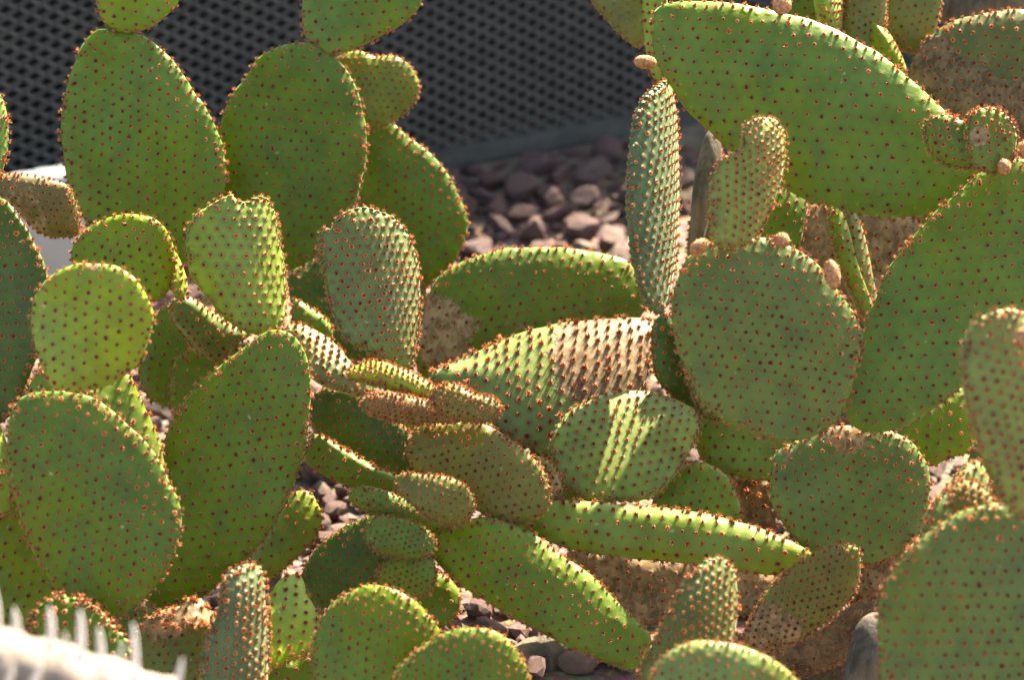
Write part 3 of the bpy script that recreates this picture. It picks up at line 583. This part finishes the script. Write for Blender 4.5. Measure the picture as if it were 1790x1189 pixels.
plant('corner', 'prickly pear at lower right, curled ridged pad and blurred rounded pad before woody stems')
P('corner', 2.58, -14, -18, 'olive', [1300,1100,1335,1040,1370,1005,1420,968,1470,953,1505,963,1505,1012,1475,1062,1410,1112,1345,1142,1300,1135], s=.0072, ts=.9, T=.008, dry=[(1350,1110,60,.75),(1310,1080,40,.6)], label='small mottled pad crowded with red brown tufts')
P('corner', 2.40, 20, -8, 'blue', [1115,1190,1150,1110,1190,1030,1230,984,1265,974,1295,1000,1304,1052,1296,1120,1270,1180,1200,1235,1125,1235], s=.0078, ts=.88, T=.008, dome=.0009, tub=.9, bx=.012, label='curled pad with a bright ribbed rim')
P('corner', 2.26, 0, -14, (.15,.20,.045), [1138,1182,1170,1140,1222,1120,1290,1128,1350,1153,1392,1189,1405,1250,1262,1305,1138,1262], s=.0085, ts=.8, T=.009, label='blurred domed pad at the bottom edge')
P('corner', 2.68, 0, -2, 'tan', [1480,990,1520,965,1580,950,1610,975,1590,1040,1530,1070,1480,1060], s=.008, dry=[(1540,1010,110,1.1)], dt=.8, label='dried tan remnant of a pad')
P('corner', 2.66, -10, -20, 'brown', [1290,1170,1360,1130,1450,1080,1530,1040,1560,1060,1540,1120,1440,1170,1330,1200], s=.008, ts=.8, T=.012, dry=[(1440,1120,180,1.1)], dt=.45, label='old brown corky pad, cracked')
P('corner', 2.56, 20, 0, (.14,.125,.125), [1470,1250,1475,1150,1500,1090,1535,1070,1560,1100,1570,1200,1560,1280], mat=BARK, areoles=False, name='woody_stem', T=.016, n=2.2)
P('corner', 2.70, 0, 10, 'brown', [1300,1190,1400,1140,1500,1110,1540,1180,1480,1260,1340,1260], s=.009, ts=.8, dry=[(1420,1190,150,1.1)], dt=.35)

plant('shoot', 'small prickly pear behind the spiny cane at lower left, upright ribbed pad with red tip')
P('shoot', 2.46, 38, 4, (.10,.13,.05), [383,1045,393,1006,430,988,466,993,478,1030,484,1090,482,1160,470,1230,370,1230,348,1180,358,1120,376,1080], s=.0088, T=.008, dome=.0012, tub=1.0, bx=.008, label='upright ribbed pad with a dense red bristled tip')
P('shoot', 2.42, -4, -12, 'green', [45,1120,58,1075,90,1046,132,1047,166,1064,197,1095,225,1135,215,1200,150,1240,60,1230,35,1170], s=.010, ts=1.2, dome=.0014, label='low pad with a scalloped red rim')
P('shoot', 2.52, 8, -4, 'grey', [238,1110,262,1075,320,1060,372,1075,378,1120,372,1200,330,1260,262,1250,225,1170], s=.009, dry=[(285,1085,45,.8)], label='greyish pad with a torn upper edge')
P('shoot', 2.49, 15, 36, (.42,.34,.18), [286,1082,300,1076,303,1062,318,1060,328,1045,340,1054,352,1046,362,1060,374,1064,370,1080,373,1096,352,1090,344,1104,330,1092,312,1102,304,1090], s=.012, ts=1.2, T=.0015, bx=.014, dry=[(330,1075,60,1.3)], rim=True, nz=.012, label='torn dried scrap of pad in the sun')
P('shoot', 2.54, 0, -6, 'dark', [180,1090,230,1060,300,1070,330,1130,300,1220,200,1220], s=.010)

# roots of each plant on the ground: Empty, trunk, then parent every pad
for key, d in PLANTS.items():
    locs = np.array([c for _, c in d['pads']]); cx_, cy_ = locs[:, 0].mean(), locs[:, 1].mean() + .03
    root = bpy.data.objects.new('prickly_pear', None); C.collection.objects.link(root); root.location = (cx_, cy_, 0)
    tag(root, d['label'], 'cactus', 'prickly pear cactus plants'); base = np.array([cx_, cy_, 0])
    for o, c in d['pads']: o.parent = root; o.location = tuple(c - base)
    low = locs[np.argmin(locs[:, 2])]; top = np.array([low[0], low[1] + .09, max(.03, low[2] - .01)]) - base
    t = np.linspace(0, 1, 9)[:, None]; path = np.array([0, .02, -.02]) * (1 - t) + top * t; path[:, 0] += .008 * np.sin(t[:, 0] * 5)
    Vt, Ft = tube(path, np.linspace(.026, .014, 9), 14, .07, int(cx_ * 1000) % 97 + 3); link('trunk', mkmesh('trunk', Vt, Ft, BARK), root)

# ------------------------------------------------------------------ pale spiny cane in the near left corner
def cw(px, py, Z): return px2w(px, py, Z)
cn = bpy.data.objects.new('spiny_cane', None); C.collection.objects.link(cn)
b0 = cw(120, 1180, 1.80); cn.location = tuple(b0)
tag(cn, 'pale whitish woody cane with stout white spines, out of focus in the lower left corner', 'cactus')
keys = [(-330, 1100, 1.79, 58), (-160, 1128, 1.79, 62), (0, 1166, 1.80, 64), (110, 1190, 1.80, 62), (220, 1222, 1.81, 58), (320, 1252, 1.82, 50), (400, 1290, 1.83, 26)]
tt = np.linspace(0, len(keys) - 1, 40); kk = np.array(keys, float)
kp = np.stack([np.interp(tt, range(len(keys)), kk[:, i]) for i in range(4)], 1)
pth = np.array([cw(a, b, c) for a, b, c, _ in kp]); rad = kp[:, 3] * K * 1.80
rad *= 1 + .07 * np.sin(tt * 7.1) + .05 * np.sin(tt * 12.7)
Vt, Ft = tube(pth - b0, rad, 28, .035, 5); link('cane', mkmesh('cane', Vt, Ft, CANE), cn)
def spine(px, py, qx, qy, Z, w):
    a, b = cw(px, py, Z), cw(qx, qy, Z - .012); t = np.linspace(0, 1, 7)[:, None]; path = a * (1 - t) + b * t + RT * .0008 * np.sin(t * 3)
    Vt, Ft = tube(path - b0, w * .95 * K * Z * np.array([1.5, 1.1, 1, .95, .85, .6, .15]), 8); link('spine', mkmesh('spine', Vt, Ft, SPINE), cn)
for (a, b, c, d, w) in ((88, 1120, 86, 1050, 8), (140, 1140, 139, 1056, 8), (176, 1155, 172, 1086, 7), (28, 1100, 24, 1052, 7), (-5, 1110, -12, 1010, 8), (236, 1180, 232, 1078, 7), (298, 1220, 318, 1140, 7), (60, 1180, 72, 1140, 7), (258, 1200, 262, 1168, 6), (10, 1190, 22, 1150, 7), (150, 1200, 165, 1165, 7), (115, 1130, 112, 1094, 5), (340, 1260, 372, 1215, 6), (200, 1160, 214, 1112, 5)):
    spine(a, b + 14, c, d + 12, 1.76, w * .85)
if WARN: print('BELOW GROUND', WARN)
